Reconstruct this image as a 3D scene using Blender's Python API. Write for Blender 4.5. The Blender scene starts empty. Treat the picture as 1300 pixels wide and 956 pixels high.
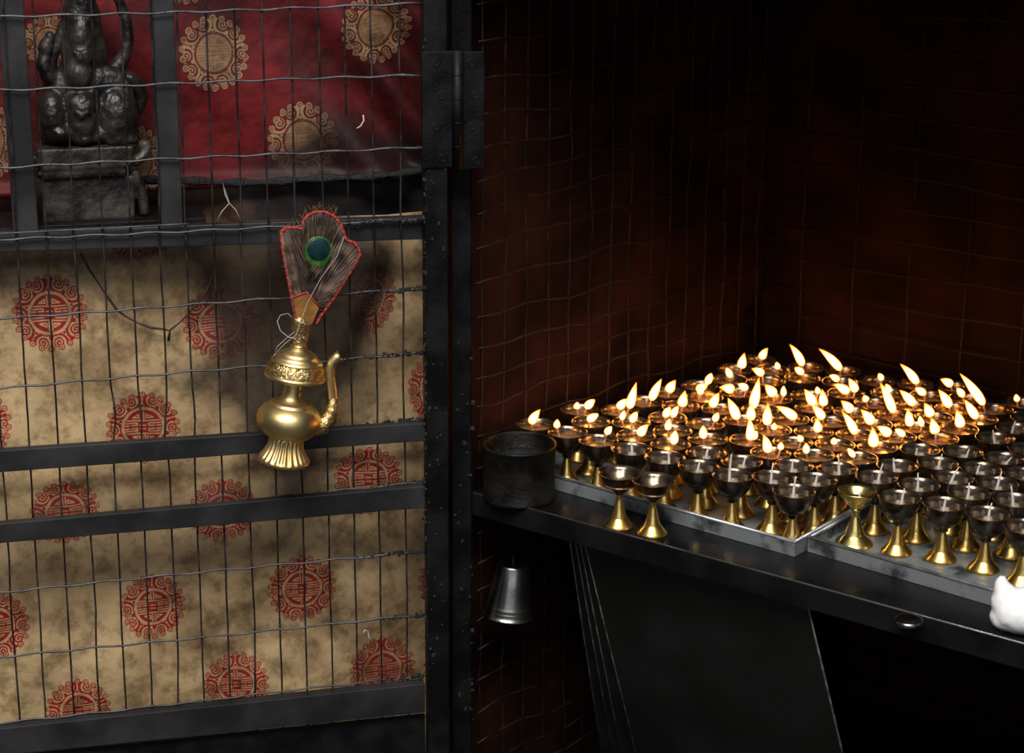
import bpy, math, random
import numpy as np
from mathutils import Vector, Matrix

C = bpy.context.scene.collection
scene = bpy.context.scene
random.seed(7)
rng = np.random.default_rng(11)

# ------------------------------------------------------------------ camera
F = 2591.0; PITCH = math.radians(17.22); ROLL = math.radians(.347)
SZ = 0.75                                   # height of the shelf top
cf = np.array([0, math.cos(PITCH), -math.sin(PITCH)])
cu0 = np.array([0, math.sin(PITCH), math.cos(PITCH)]); cx0 = np.array([1., 0, 0])
cX = math.cos(ROLL)*cx0 + math.sin(ROLL)*cu0
cU = -math.sin(ROLL)*cx0 + math.cos(ROLL)*cu0
def ray(px, py): return cf + cX*(px-650)/F + cU*(478-py)/F
CAM = np.array([0, 0, SZ - ray(605, 640)[2]*2.5])
cam_d = bpy.data.cameras.new('camera'); cam = bpy.data.objects.new('camera', cam_d); C.objects.link(cam)
cam_d.sensor_width = 36; cam_d.lens = 36*F/1300
cam_d.clip_start = .05; cam_d.clip_end = 60
M = Matrix([[cX[i], cU[i], -cf[i], CAM[i]] for i in range(3)] + [[0, 0, 0, 1]])
cam.matrix_world = M
cam_d.dof.use_dof = True; cam_d.dof.focus_distance = 2.42; cam_d.dof.aperture_fstop = 6.3
scene.camera = cam

# ------------------------------------------------------------------ light and exposure
world = bpy.data.worlds.new('world'); scene.world = world; world.use_nodes = True
wb = world.node_tree.nodes['Background']
wb.inputs[0].default_value = (.62, .72, .9, 1); wb.inputs[1].default_value = .085
def area(name, loc, target, sx, sy, power, col):
    l = bpy.data.lights.new(name, 'AREA'); l.shape = 'RECTANGLE'; l.size = sx; l.size_y = sy
    l.energy = power; l.color = col
    o = bpy.data.objects.new(name, l); C.objects.link(o); o.location = loc
    o.rotation_euler = (Vector(target)-Vector(loc)).to_track_quat('-Z', 'Y').to_euler()
    return o
area('sky_opening', (-.3, -.25, 4.0), (-.3, 2.4, .9), 2.8, 1.5, 215, (1.0, .965, .92))
area('street_opening', (.2, -2.4, 1.9), (0, 2.4, .85), 4.2, 1.5, 20, (.93, .95, 1.0))
scene.view_settings.view_transform = 'Standard'; scene.view_settings.look = 'None'
scene.view_settings.exposure = 0.0; scene.view_settings.gamma = 1.0
scene.view_settings.use_curve_mapping = False
scene.cycles.max_bounces = 8; scene.cycles.sample_clamp_indirect = 4.0
scene.cycles.caustics_reflective = False; scene.cycles.caustics_refractive = False

# ------------------------------------------------------------------ frames of the place
AF = math.radians(128.56)
E3 = np.array([math.sin(AF), math.cos(AF), 0]); N3 = np.array([-E3[1], E3[0], 0]); Z3 = np.array([0, 0, 1.])
def onz(px, py, z):
    r = ray(px, py); return CAM + r*(z-CAM[2])/r[2]
O = onz(605, 640, SZ)
def S(e, n, z=0.): return O + E3*e + N3*n + Z3*z           # shelf frame: along the front, inward, above shelf
AD = math.radians(74.7)
U3 = np.array([math.sin(AD), math.cos(AD), 0])            # along the door, towards its hinge
W3 = np.array([U3[1], -U3[0], 0])                          # out of the door, towards the street
DP = CAM + ray(566, 640)*2.49                              # hinge edge of the door
def D(px, py, w=0.):                                       # point seen at px,py on the door plane pushed out by w
    P = DP + W3*w; r = ray(px, py); t = ((P-CAM)@W3)/(r@W3); return CAM + r*t
def duz(p): d = p-DP; return d@U3, d[2]
def DU(u, z, w=0.): return DP + U3*u + Z3*z + W3*w
def SW(e0, px, py):                                        # point seen at px,py on the side wall (offset e0 from it)
    a = S(-.045+e0, 0); b = S(.005+e0, .6); d = b-a; d /= np.linalg.norm(d); nn = np.array([d[1], -d[0], 0])
    r = ray(px, py); t = ((a-CAM)@nn)/(r@nn); return CAM + r*t
def wall_e(n): return -.045 + .05*n/.6

# ------------------------------------------------------------------ mesh builder
class MB:
    def __init__(s): s.v = []; s.f = []; s.sm = []
    def add(s, vs, fs, smooth=False):
        k = len(s.v); s.v += [tuple(map(float, p)) for p in vs]; s.f += [tuple(i+k for i in f) for f in fs]; s.sm += [smooth]*len(fs)
    def hexa(s, c):                                        # 8 corners: bottom loop 0-3, top loop 4-7
        s.add(c, [(0,3,2,1),(4,5,6,7),(0,1,5,4),(1,2,6,5),(2,3,7,6),(3,0,4,7)])
    def box(s, o, a, b, c):                                # corner and three edge vectors
        o, a, b, c = map(np.array, (o, a, b, c)); s.hexa([o, o+a, o+a+b, o+b, o+c, o+a+c, o+a+b+c, o+b+c])
    def tube(s, path, rad, seg=8, cap=True):
        path = [np.array(p, float) for p in path]; n = len(path)
        if not hasattr(rad, '__len__'): rad = [rad]*n
        t0 = path[1]-path[0]; ref = np.array([0, 0, 1.]) if abs(t0[2]) < .9*np.linalg.norm(t0) else np.array([1., 0, 0])
        vs = []
        for i, p in enumerate(path):
            t = path[min(i+1, n-1)]-path[max(i-1, 0)]; t = t/(np.linalg.norm(t)+1e-12)
            a = ref - t*(ref@t); a /= np.linalg.norm(a)+1e-12; ref = a; b = np.cross(t, a)
            for k in range(seg):
                th = 2*math.pi*k/seg; vs.append(p + (a*math.cos(th)+b*math.sin(th))*rad[i])
        fs = [(i*seg+k, i*seg+(k+1) % seg, (i+1)*seg+(k+1) % seg, (i+1)*seg+k) for i in range(n-1) for k in range(seg)]
        if cap: fs += [tuple(range(seg-1, -1, -1)), tuple((n-1)*seg+k for k in range(seg))]
        s.add(vs, fs, True)
    def lathe(s, prof, o=(0, 0, 0), ax=(0, 0, 1), seg=32, close=True, mod=None, side=(1, 0, 0)):
        ax = np.array(ax, float); ax /= np.linalg.norm(ax); a = np.array(side, float); a = a-ax*(a@ax); a /= np.linalg.norm(a); b = np.cross(ax, a); o = np.array(o, float)
        vs = []
        for i, (r, h) in enumerate(prof):
            for k in range(seg):
                th = 2*math.pi*k/seg; rr = r*(mod(i, th) if mod else 1); vs.append(o + ax*h + (a*math.cos(th)+b*math.sin(th))*rr)
        n = len(prof)
        fs = [(i*seg+k, i*seg+(k+1) % seg, (i+1)*seg+(k+1) % seg, (i+1)*seg+k) for i in range(n-1) for k in range(seg)]
        if close: fs += [tuple(range(seg-1, -1, -1)), tuple((n-1)*seg+k for k in range(seg))]
        s.add(vs, fs, True)
    def ball(s, c, ra, rb, rc, A=None, B=None, Cc=None, seg=16, rings=10):
        A = U3 if A is None else A; B = Z3 if B is None else B; Cc = W3 if Cc is None else Cc
        c = np.array(c, float); vs = [c-B*rb]
        for i in range(1, rings):
            ph = -math.pi/2+math.pi*i/rings
            for k in range(seg):
                th = 2*math.pi*k/seg; vs.append(c + A*ra*math.cos(ph)*math.cos(th) + Cc*rc*math.cos(ph)*math.sin(th) + B*rb*math.sin(ph))
        vs.append(c+B*rb); m = len(vs)-1
        fs = [(0, 1+(k+1) % seg, 1+k) for k in range(seg)]
        fs += [(1+i*seg+k, 1+i*seg+(k+1) % seg, 1+(i+1)*seg+(k+1) % seg, 1+(i+1)*seg+k) for i in range(rings-2) for k in range(seg)]
        fs += [(m, 1+(rings-2)*seg+k, 1+(rings-2)*seg+(k+1) % seg) for k in range(seg)]
        s.add(vs, fs, True)
    def mesh(s, name, loc=(0, 0, 0)):
        me = bpy.data.meshes.new(name); L = np.array(loc)
        me.from_pydata([tuple(np.array(p)-L) for p in s.v], [], s.f)
        for p, q in zip(me.polygons, s.sm): p.use_smooth = q
        me.update(); return me
    def build(s, name, mat, parent=None, bevel=0, **props):
        loc = parent.matrix_basis.translation if parent else (0, 0, 0)
        if parent is not None and parent.parent is not None: loc = np.array(loc)+np.array(parent.parent.matrix_basis.translation)
        if parent is None and s.v:
            a = np.array(s.v); loc = tuple((a.min(0)+a.max(0))/2*np.array([1, 1, 0])+np.array([0, 0, a[:, 2].min()]))
        me = s.mesh(name, loc); me.materials.append(mat)
        o = bpy.data.objects.new(name, me); C.objects.link(o)
        if parent is not None: o.parent = parent
        else: o.location = loc
        if bevel:
            b = o.modifiers.new('bevel', 'BEVEL'); b.width = bevel; b.segments = 2; b.limit_method = 'ANGLE'; b.angle_limit = .7
        for k, v in props.items(): o[k] = v
        return o
def empty(name, loc, label=None, category=None, group=None):
    o = bpy.data.objects.new(name, None); C.objects.link(o); o.location = loc; o.empty_display_size = .02
    if label: o['label'] = label
    if category: o['category'] = category
    if group: o['group'] = group
    return o
def struct(mb, name, mat, bevel=0): return mb.build(name, mat, None, bevel, kind='structure')

# ------------------------------------------------------------------ materials
def mat(name):
    m = bpy.data.materials.new(name); m.use_nodes = True; nt = m.node_tree; return m, nt, nt.nodes['Principled BSDF']
def node(nt, t, **kw):
    n = nt.nodes.new(t)
    for k, v in kw.items():
        if k.startswith('i_'): n.inputs[k[2:].replace('_', ' ')].default_value = v
        else: setattr(n, k, v)
    return n
def ramp(nt, src, stops):
    r = node(nt, 'ShaderNodeValToRGB'); nt.links.new(src, r.inputs[0]); e = r.color_ramp.elements
    while len(e) < len(stops): e.new(.5)
    for el, (p, c) in zip(e, stops): el.position = p; el.color = (*c, 1) if len(c) == 3 else c
    return r
def noisy(name, c1, c2, scale=30, rough=(.4, .6), metal=0., bump=.2, bscale=200, lo=.4, hi=.65, bdist=.001, spec=.5, coat=0., detail=6, coords='Object'):
    m, nt, b = mat(name); tc = node(nt, 'ShaderNodeTexCoord')
    n = node(nt, 'ShaderNodeTexNoise', i_Scale=scale, i_Detail=detail); nt.links.new(tc.outputs[coords], n.inputs['Vector'])
    r = ramp(nt, n.outputs['Fac'], [(lo, c1), (hi, c2)]); nt.links.new(r.outputs[0], b.inputs['Base Color'])
    r2 = ramp(nt, n.outputs['Fac'], [(lo, (rough[0],)*3), (hi, (rough[1],)*3)]); nt.links.new(r2.outputs[0], b.inputs['Roughness'])
    b.inputs['Metallic'].default_value = metal; b.inputs['Specular IOR Level'].default_value = spec; b.inputs['Coat Weight'].default_value = coat
    if bump:
        n2 = node(nt, 'ShaderNodeTexNoise', i_Scale=bscale, i_Detail=5); nt.links.new(tc.outputs[coords], n2.inputs['Vector'])
        bp = node(nt, 'ShaderNodeBump', i_Strength=bump, i_Distance=bdist); nt.links.new(n2.outputs['Fac'], bp.inputs['Height']); nt.links.new(bp.outputs[0], b.inputs['Normal'])
    return m
M_black = noisy('sooty_black_paint', (.0028, .0027, .0029), (.008, .0077, .008), 25, (.42, .62), 0, .5, 260, bdist=.0012, spec=.17)
M_bar = noisy('painted_steel_bar', (.013, .0125, .0135), (.028, .0265, .028), 14, (.40, .58), 0, .35, 240, bdist=.0008, spec=.35)
M_wire = noisy('oily_dark_wire', (.045, .045, .050), (.11, .11, .12), 60, (.28, .5), .55, .4, 400, bdist=.0006)
M_crust = noisy('soot_crust', (.008, .008, .009), (.022, .021, .022), 120, (.3, .6), 0, 1., 600, bdist=.003)
M_soot = noisy('soot_wall', (.0035, .003, .003), (.010, .008, .0075), 6, (.75, .95), 0, .3, 60, spec=.1)
M_sidewall = noisy('brown_sooty_cloth_wall', (.008, .0023, .0015), (.030, .0080, .0045), 9, (.8, .95), 0, .4, 60, spec=.1)
M_cagewire = noisy('rusty_cage_wire', (.009, .005, .004), (.028, .014, .010), 50, (.4, .6), .3, .4, 400, spec=.3)
M_ground = noisy('dark_paving', (.03, .028, .026), (.07, .065, .06), 8, (.6, .9), 0, .4, 40)
M_shelf = noisy('greasy_black_steel', (.004, .004, .0045), (.010, .0095, .010), 12, (.24, .42), .1, .25, 120, bdist=.0008)
M_tray = noisy('stained_galvanised_steel', (.22, .24, .24), (.035, .037, .04), 30, (.35, .6), .25, .25, 150, lo=.50, hi=.64)
M_rim = noisy('bright_steel_rim', (.46, .47, .48), (.20, .20, .21), 40, (.28, .45), .7, .2, 200)  # rim tone, brighter than the tray pan and sides
M_steel = noisy('brushed_stainless_steel', (.26, .25, .24), (.34, .33, .31), 20, (.24, .34), 1., .1, 300)
M_edge = noisy('pale_sheet_edge', (.05, .055, .05), (.16, .165, .15), 60, (.3, .5), .5, .2, 200)  # edge tone, paler than the sheets themselves
M_sheet = noisy('dull_green_black_sheet_steel', (.003, .0036, .0031), (.0065, .008, .0068), 7, (.45, .62), .1, .3, 50)
M_can = noisy('soot_coated_tin', (.003, .0026, .0022), (.010, .008, .0065), 40, (.40, .6), .0, .6, 220, bdist=.0015, spec=.25)
M_statue = noisy('blackened_bronze', (.009, .008, .0075), (.045, .038, .032), 30, (.28, .5), .3, .6, 160, bdist=.003)
M_brass = noisy('worn_brass', (.80, .54, .17), (.52, .32, .09), 35, (.26, .40), 1., .12, 200, bdist=.0004)
M_polish = noisy('polished_brass', (.92, .72, .26), (.80, .60, .20), 30, (.24, .34), 1., .08, 160)
M_vase = noisy('satin_brass', (.76, .58, .27), (.60, .43, .18), 26, (.36, .50), 1., .25, 420, bdist=.0003)
M_vase_eng = noisy('engraved_brass', (.74, .56, .26), (.28, .18, .07), 300, (.28, .45), 1., 1., 380, bdist=.0015, lo=.42, hi=.58, detail=2)
M_bowl = noisy('sooted_brass_bowl', (.012, .008, .006), (.060, .030, .015), 45, (.18, .36), .5, .2, 200, bdist=.0005, coat=.3)
M_lip = noisy('dull_black_steel', (.0035, .0033, .0034), (.009, .0085, .0085), 14, (.5, .65), 0, .3, 120, spec=.12)
M_inner = noisy('ghee_wet_bowl_inside', (.06, .048, .038), (.24, .18, .12), 60, (.16, .30), .85, .1, 200, bdist=.0004, coat=.3)
M_bowl2 = noisy('half_sooted_brass', (.07, .042, .020), (.30, .19, .07), 40, (.24, .4), .85, .1, 200, bdist=.0004)
M_oil = noisy('melted_butter', (.16, .09, .030), (.32, .19, .07), 30, (.16, .24), 0, 0, spec=.8)
M_wick = noisy('cotton_wick', (.62, .56, .50), (.78, .72, .66), 300, (.8, .9), 0, .6, 900)
M_wickl = noisy('burning_wick', (.50, .30, .22), (.20, .08, .05), 200, (.8, .9), 0, .6, 900)
M_cotton = noisy('white_cotton', (.86, .86, .86), (.93, .93, .93), 60, (.9, 1.), 0, .5, 90, bdist=.002, spec=.1)
M_thread = noisy('pale_thread', (.50, .46, .42), (.62, .58, .54), 100, (.6, .8), 0, 0)
M_cord = noisy('dark_greasy_cord', (.020, .014, .012), (.05, .03, .025), 100, (.5, .8), 0, .5, 500)
def flame_material():
    m = bpy.data.materials.new('butter_flame'); m.use_nodes = True; nt = m.node_tree; nt.nodes.clear()
    out = node(nt, 'ShaderNodeOutputMaterial'); em = node(nt, 'ShaderNodeEmission'); lw = node(nt, 'ShaderNodeLayerWeight', i_Blend=.5)
    at = node(nt, 'ShaderNodeAttribute', attribute_name='core_warmth'); inv = node(nt, 'ShaderNodeMath', operation='SUBTRACT'); inv.inputs[0].default_value = 1.; nt.links.new(lw.outputs['Facing'], inv.inputs[1])
    mu = node(nt, 'ShaderNodeMath', operation='MULTIPLY'); nt.links.new(inv.outputs[0], mu.inputs[0]); nt.links.new(at.outputs['Fac'], mu.inputs[1])
    r = ramp(nt, mu.outputs[0], [(0., (.9, .06, .003)), (.24, (1., .17, .012)), (.50, (1., .30, .035)), (.78, (1., .36, .062))])
    s = ramp(nt, mu.outputs[0], [(0., (.03,)*3), (.22, (.07,)*3), (.50, (.17,)*3), (.84, (1.,)*3)])
    k = node(nt, 'ShaderNodeMath', operation='MULTIPLY'); k.inputs[1].default_value = 24.; nt.links.new(s.outputs[0], k.inputs[0])
    nt.links.new(r.outputs[0], em.inputs[0]); nt.links.new(k.outputs[0], em.inputs[1])
    tr = node(nt, 'ShaderNodeBsdfTransparent'); mx = node(nt, 'ShaderNodeMixShader'); al = ramp(nt, mu.outputs[0], [(.02, (0, 0, 0)), (.30, (1, 1, 1))])
    nt.links.new(al.outputs[0], mx.inputs[0]); nt.links.new(tr.outputs[0], mx.inputs[1]); nt.links.new(em.outputs[0], mx.inputs[2]); nt.links.new(mx.outputs[0], out.inputs[0])
    return m
M_flame = flame_material()
def cloth_material(name, base1, base2, ink1, ink2, soot, gloss):
    m, nt, b = mat(name); tc = node(nt, 'ShaderNodeTexCoord')
    at = node(nt, 'ShaderNodeAttribute', attribute_name='dye'); sep = node(nt, 'ShaderNodeSeparateColor'); nt.links.new(at.outputs['Color'], sep.inputs[0])
    n1 = node(nt, 'ShaderNodeTexNoise', i_Scale=6.5, i_Detail=10., i_Roughness=.62); nt.links.new(tc.outputs['Object'], n1.inputs['Vector'])
    n2 = node(nt, 'ShaderNodeTexNoise', i_Scale=42., i_Detail=8., i_Roughness=.7); nt.links.new(tc.outputs['Object'], n2.inputs['Vector'])
    rb = ramp(nt, n1.outputs['Fac'], [(.36, base2), (.58, base1)]); ri = ramp(nt, n1.outputs['Fac'], [(.38, ink2), (.60, ink1)])
    mx = node(nt, 'ShaderNodeMix', data_type='RGBA'); nt.links.new(sep.outputs[0], mx.inputs[0]); nt.links.new(rb.outputs[0], mx.inputs[6]); nt.links.new(ri.outputs[0], mx.inputs[7])
    # grime speckles
    g = ramp(nt, n2.outputs['Fac'], [(.38, (.35, .30, .27)), (.54, (1, 1, 1))])
    mu = node(nt, 'ShaderNodeMix', data_type='RGBA', blend_type='MULTIPLY'); mu.inputs[0].default_value = .7
    nt.links.new(mx.outputs[2], mu.inputs[6]); nt.links.new(g.outputs[0], mu.inputs[7])
    # smoke stain with a shape of its own
    ad = node(nt, 'ShaderNodeMath', operation='MULTIPLY_ADD'); nt.links.new(n1.outputs['Fac'], ad.inputs[0]); ad.inputs[1].default_value = 1.1; 
    s2 = node(nt, 'ShaderNodeMath', operation='ADD'); nt.links.new(sep.outputs[1], s2.inputs[0]); s2.inputs[1].default_value = -.55; nt.links.new(s2.outputs[0], ad.inputs[2])
    rs = ramp(nt, ad.outputs[0], [(.08, (0, 0, 0)), (.50, (1, 1, 1))])
    ms = node(nt, 'ShaderNodeMix', data_type='RGBA'); k = node(nt, 'ShaderNodeMath', operation='MULTIPLY'); nt.links.new(rs.outputs[0], k.inputs[0]); k.inputs[1].default_value = .9
    nt.links.new(k.outputs[0], ms.inputs[0]); nt.links.new(mu.outputs[2], ms.inputs[6]); ms.inputs[7].default_value = (*soot, 1)
    nt.links.new(ms.outputs[2], b.inputs['Base Color'])
    b.inputs['Roughness'].default_value = gloss; b.inputs['Specular IOR Level'].default_value = .3
    wv = node(nt, 'ShaderNodeBump', i_Strength=.35, i_Distance=.001); nt.links.new(n2.outputs['Fac'], wv.inputs['Height'])
    n3 = node(nt, 'ShaderNodeTexNoise', i_Scale=22., i_Detail=3.); nt.links.new(tc.outputs['Object'], n3.inputs['Vector'])
    wv2 = node(nt, 'ShaderNodeBump', i_Strength=.6, i_Distance=.006); nt.links.new(n3.outputs['Fac'], wv2.inputs['Height']); nt.links.new(wv2.outputs[0], wv.inputs['Normal'])
    nt.links.new(wv.outputs[0], b.inputs['Normal'])
    return m
M_beige = cloth_material('gold_beige_brocade', (.58, .41, .215), (.19, .118, .056), (.36, .015, .010), (.17, .010, .008), (.016, .010, .009), .62)
M_red = cloth_material('crimson_brocade', (.165, .0075, .0090), (.045, .003, .0045), (.46, .34, .18), (.25, .16, .08), (.013, .0065, .0065), .6)
M_brown = cloth_material('pinkish_brown_cloth', (.24, .13, .085), (.11, .055, .038), (.2, .1, .06), (.1, .05, .03), (.022, .021, .025), .5)

# ------------------------------------------------------------------ the setting: sooty metal cage, roof, ground
def slab(a, b, z0, z1, t):                                  # upright panel between two ground points, thickness vector t
    mb = MB(); a = np.array([a[0], a[1], 0]); b = np.array([b[0], b[1], 0]); t = np.array(t)
    mb.hexa([a+Z3*z0, b+Z3*z0, b+t+Z3*z0, a+t+Z3*z0, a+Z3*z1, b+Z3*z1, b+t+Z3*z1, a+t+Z3*z1]); return mb
ROOF = 1.75; BN = .66; RE = 1.05
def wl(n, off): return S(wall_e(n)-off, n)
g = MB(); g.box((-4, -3, -.05), (8, 0, 0), (0, 9, 0), (0, 0, .05)); struct(g, 'floor', M_ground)
struct(slab(wl(.012, .02), wl(BN, .02), 0, ROOF, -E3*.02), 'wall_left', M_sidewall)
struct(slab(S(wall_e(BN)-.04, BN+.015), S(RE+.03, BN+.015), 0, ROOF, N3*.02), 'wall_back', M_sidewall)
struct(slab(S(RE+.01, .0), S(RE+.01, BN+.014), 0, ROOF, E3*.02), 'wall_right', M_soot)
c = MB(); c.hexa([S(-.09, -.02, ROOF-SZ), S(RE+.03, -.02, ROOF-SZ), S(RE+.03, BN+.04, ROOF-SZ), S(-.09, BN+.04, ROOF-SZ),
                  S(-.09, -.02, ROOF-SZ+.02), S(RE+.03, -.02, ROOF-SZ+.02), S(RE+.03, BN+.04, ROOF-SZ+.02), S(-.09, BN+.04, ROOF-SZ+.02)])
struct(c, 'ceiling', M_soot)
tf = MB(); tf.box(S(-.09, -.022, 1.43-SZ), E3*(RE+.12), -N3*.004, Z3*.34); struct(tf, 'added_shade_panel_1', M_black)  # added unseen panel above the opening, keeps daylight off the upper walls
# wall that closes the shrine behind the brocades
pb = MB(); pb.box(DU(-1.0, -DP[2], -.20), U3*1.03, Z3*1.9, -W3*.02); struct(pb, 'wall_front', M_soot)

# wire mesh lining of the cage: side and back, each one panel
def wiggle(path, amp):
    return [p+np.array(rng.normal(0, amp, 3)) for p in path]
def side_mesh():
    mb = MB()
    ns = np.arange(.055, BN-.01, .04)
    for n in ns:
        mb.tube(wiggle([wl(n, -.002)+Z3*z for z in np.linspace(-SZ+.31, ROOF-SZ-.02, 26)], .0012), .0013, 6)
    for z in np.arange(-.43, .93, .041):
        sag = .012*math.sin(z*23)
        mb.tube(wiggle([wl(n, -.0045)+Z3*(z+sag*math.sin(n*4.7)+.003*math.sin(n*40+z*9)) for n in np.linspace(.045, BN-.008, 22)], .0009), .0013, 6)
    return mb
o = side_mesh().build('wire_mesh_panel', M_cagewire, None); o['label'] = 'rusty square wire mesh lining the side wall of the cage'; o['category'] = 'wire mesh'
mb = MB()
for e in np.arange(.055, RE, .085): mb.tube(wiggle([S(e, BN-.001, z) for z in np.linspace(-.43, .95, 24)], .001), .0013, 6)
for z in np.arange(-.42, .95, .044): mb.tube(wiggle([S(e, BN-.004, z+.004*math.sin(e*9+z*20)) for e in np.linspace(.02, RE, 24)], .0008), .0013, 6)
o = mb.build('wire_mesh_panel', M_cagewire, None); o['label'] = 'dark wire mesh across the back wall behind the butter lamps'; o['category'] = 'wire mesh'

# ------------------------------------------------------------------ cage frame: the post beside the hinge and the roof rail
t = empty('cage_frame', tuple(S(-.04, .02)-Z3*SZ), 'sooty black steel cage post standing right of the door and its hinge', 'metal frame')
pa = D(575, 600, -.03); pb_ = D(600, 600, -.03); zt = ROOF-.005
def vert(p, z): q = np.array(p); q[2] = z; return q
mb = MB()
a0, b0 = vert(pa, 0), vert(pb_, 0); a0 = a0; tk = -W3*.005
mb.hexa([a0, b0, b0+tk, a0+tk, a0+Z3*zt, b0+Z3*zt, b0+tk+Z3*zt, a0+tk+Z3*zt])
tb = -U3*.004; dk = -W3*.028
mb.hexa([b0+tb, b0, b0+dk, b0+dk+tb, b0+tb+Z3*zt, b0+Z3*zt, b0+dk+Z3*zt, b0+dk+tb+Z3*zt])
mb.build('post', M_black, t, .0012)
mb = MB()
for k in range(46):
    z = rng.uniform(.42, 1.0); q = vert(b0+(a0-b0)*rng.uniform(0, 1)**2, z)+W3*.0005; r = rng.uniform(.001, .0032)
    mb.ball(q, r, r*rng.uniform(.7, 1.6), r*.6, seg=7, rings=5)
mb.build('soot_crust', M_crust, t, kind='stuff')

# ------------------------------------------------------------------ the hinged wire mesh door
base = DU(-.3, -DP[2]+.05)
door = empty('wire_mesh_door', tuple(base), 'black steel framed wire mesh door in front of the brocade hangings', 'door')
def bar_px(x0, yt0, yb0, x1, yt1, yb1, w0, w1, m=M_bar, name='rail', bev=.0012):
    mb = MB(); a, b, c_, d = D(x0, yb0, w1), D(x1, yb1, w1), D(x1, yt1, w1), D(x0, yt0, w1); k = W3*(w0-w1)
    mb.hexa([a, b, b+k, a+k, d, c_, c_+k, d+k]); return mb.build(name, m, door, bev)
X0 = -70
def ext(y0, y1, x0=0, x1=540, X=X0): return y0+(y1-y0)*(X-x0)/(x1-x0)
# stile on the hinge side
mb = MB(); s0 = vert(D(538, 500, .0), .12); s1 = vert(D(566, 500, .0), .12)
mb.hexa([s0+W3*.014, s1+W3*.014, s1-W3*.004, s0-W3*.004, s0+W3*.014+Z3*1.6, s1+W3*.014+Z3*1.6, s1-W3*.004+Z3*1.6, s0-W3*.004+Z3*1.6])
mb.build('stile', M_black, door, .0015)
bar_px(X0, ext(295, 275), ext(320, 304), 540, 275, 304, -.018, -.006, name='rail')
bar_px(X0, ext(572, 537), ext(600, 560), 540, 537, 560, .002, .013, name='rail')
bar_px(X0, ext(665, 617), ext(690, 645), 540, 617, 645, .002, .013, name='rail')
bar_px(X0, ext(925, 868), ext(960, 905), 540, 868, 905, -.004, .012, name='rail')
bar_px(X0, ext(961, 907), ext(1160, 1100), 540, 907, 1100, -.003, .002, m=M_black, name='kick_plate')
for (xt0, xt1, xb0, xb1) in ((13, 42, 17, 49), (192, 223, 205, 233)):
    mb = MB(); a, b = D(xb0, 296, -.006), D(xb1, 294, -.006); 
    ab = vert(a, a[2]); bb = vert(b, a[2]); k = -W3*.010; up = Z3*.42
    mb.hexa([ab, bb, bb+k, ab+k, ab+up, bb+up, bb+k+up, ab+k+up]); mb.build('upright_bar', M_bar, door, .0012)
M_upw = noisy('dark_upright_wire', (.012, .009, .009), (.045, .040, .040), 40, (.35, .55), .3, .5, 400, bdist=.0008)
# the mesh: bottom-to-top wires and the bowed cross wires
mb = MB()
VX = [-34, 3, 41, 78, 116, 152, 191, 224, 261, 297, 332, 368, 404, 437, 470, 506]; VB = [22, 56, 92, 126, 159, 193, 227, 259, 292, 325, 358, 390, 422, 454, 485, 518]
HY = [(-68, -80), (22, 5), (114, 95), (213, 186), (305, 278), (404, 366), (493, 447), (583, 533), (668, 612), (752, 699), (835, 780), (918, 858)]
for i, (xa, xb) in enumerate(zip(VX, VB)):
    pts = []; ph = rng.uniform(0, 6); am = .0004 if i % 3 else .0011
    for j, y in enumerate(np.linspace(-60, 930, 46)):
        x = xa+(xb-xa)*(y/880.); p = D(x, y, -.0018); kink = {4: 4.5, 5: 3.2, 6: -4.2, 7: 2., 12: 2.2}.get(i, 0)*.00096*math.exp(-((y-(520+12*i % 40))/26.)**2); pts.append(p+U3*(kink+am*math.sin(y/37.+ph)*math.sin(y/170.+i)+rng.normal(0, .00018)))
    mb.tube(pts, .00115, 6)
mb.build('upright_wires', M_upw, door); mb = MB()
for i, (ya, yb) in enumerate(HY):
    xs = np.linspace(X0, 539, 44); pts = []
    for x in xs:
        y = ya+(yb-ya)*x/540.; pts.append(D(x, y, .0008)+Z3*(.0010*math.sin(x/36.5*math.pi+i)+.0006*math.sin(x/90.+i*2)))
    rad = [.00125*(1+(max(0, x-400)/140.)*rng.uniform(0, .7)) for x in xs]
    mb.tube(pts, rad, 7)
mb.tube([D(x, 296.5-x*.052, .0016) for x in np.linspace(X0, 240, 20)], .0009, 6)
mb.build('cross_wires', M_wire, door)
# burnt crust on the wires and joints by the hinge
mb = MB()
for (y0, xs_, k) in ((366, 430, 60), (447, 400, 60), (278, 380, 120), (699, 450, 60), (780, 480, 40), (533, 400, 110), (612, 400, 50), (858, 470, 40)):
    for _ in range(k):
        x = xs_+(538-xs_)*rng.uniform(0, 1)**.6; r = rng.uniform(.0008, .0026)*(.5+.5*(x-xs_)/(540-xs_))
        sl = [h for h in HY if h[1] == y0][0]; y = sl[0]+(sl[1]-sl[0])*x/540.
        mb.ball(D(x, y+rng.normal(0, 1.6), .001), r*1.3, r, r, seg=6, rings=4)
for _ in range(150):
    x = rng.uniform(537, 541) if rng.uniform() < .6 else rng.uniform(538, 566); y = rng.uniform(40, 860); r = rng.uniform(.0008, .0022)
    mb.ball(D(x, y, .0145), r, r*1.5, r*.6, seg=6, rings=4)
mb.build('soot_crust', M_crust, door, kind='stuff', label='lumpy burnt crust on wires and rails near the hinge')

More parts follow.
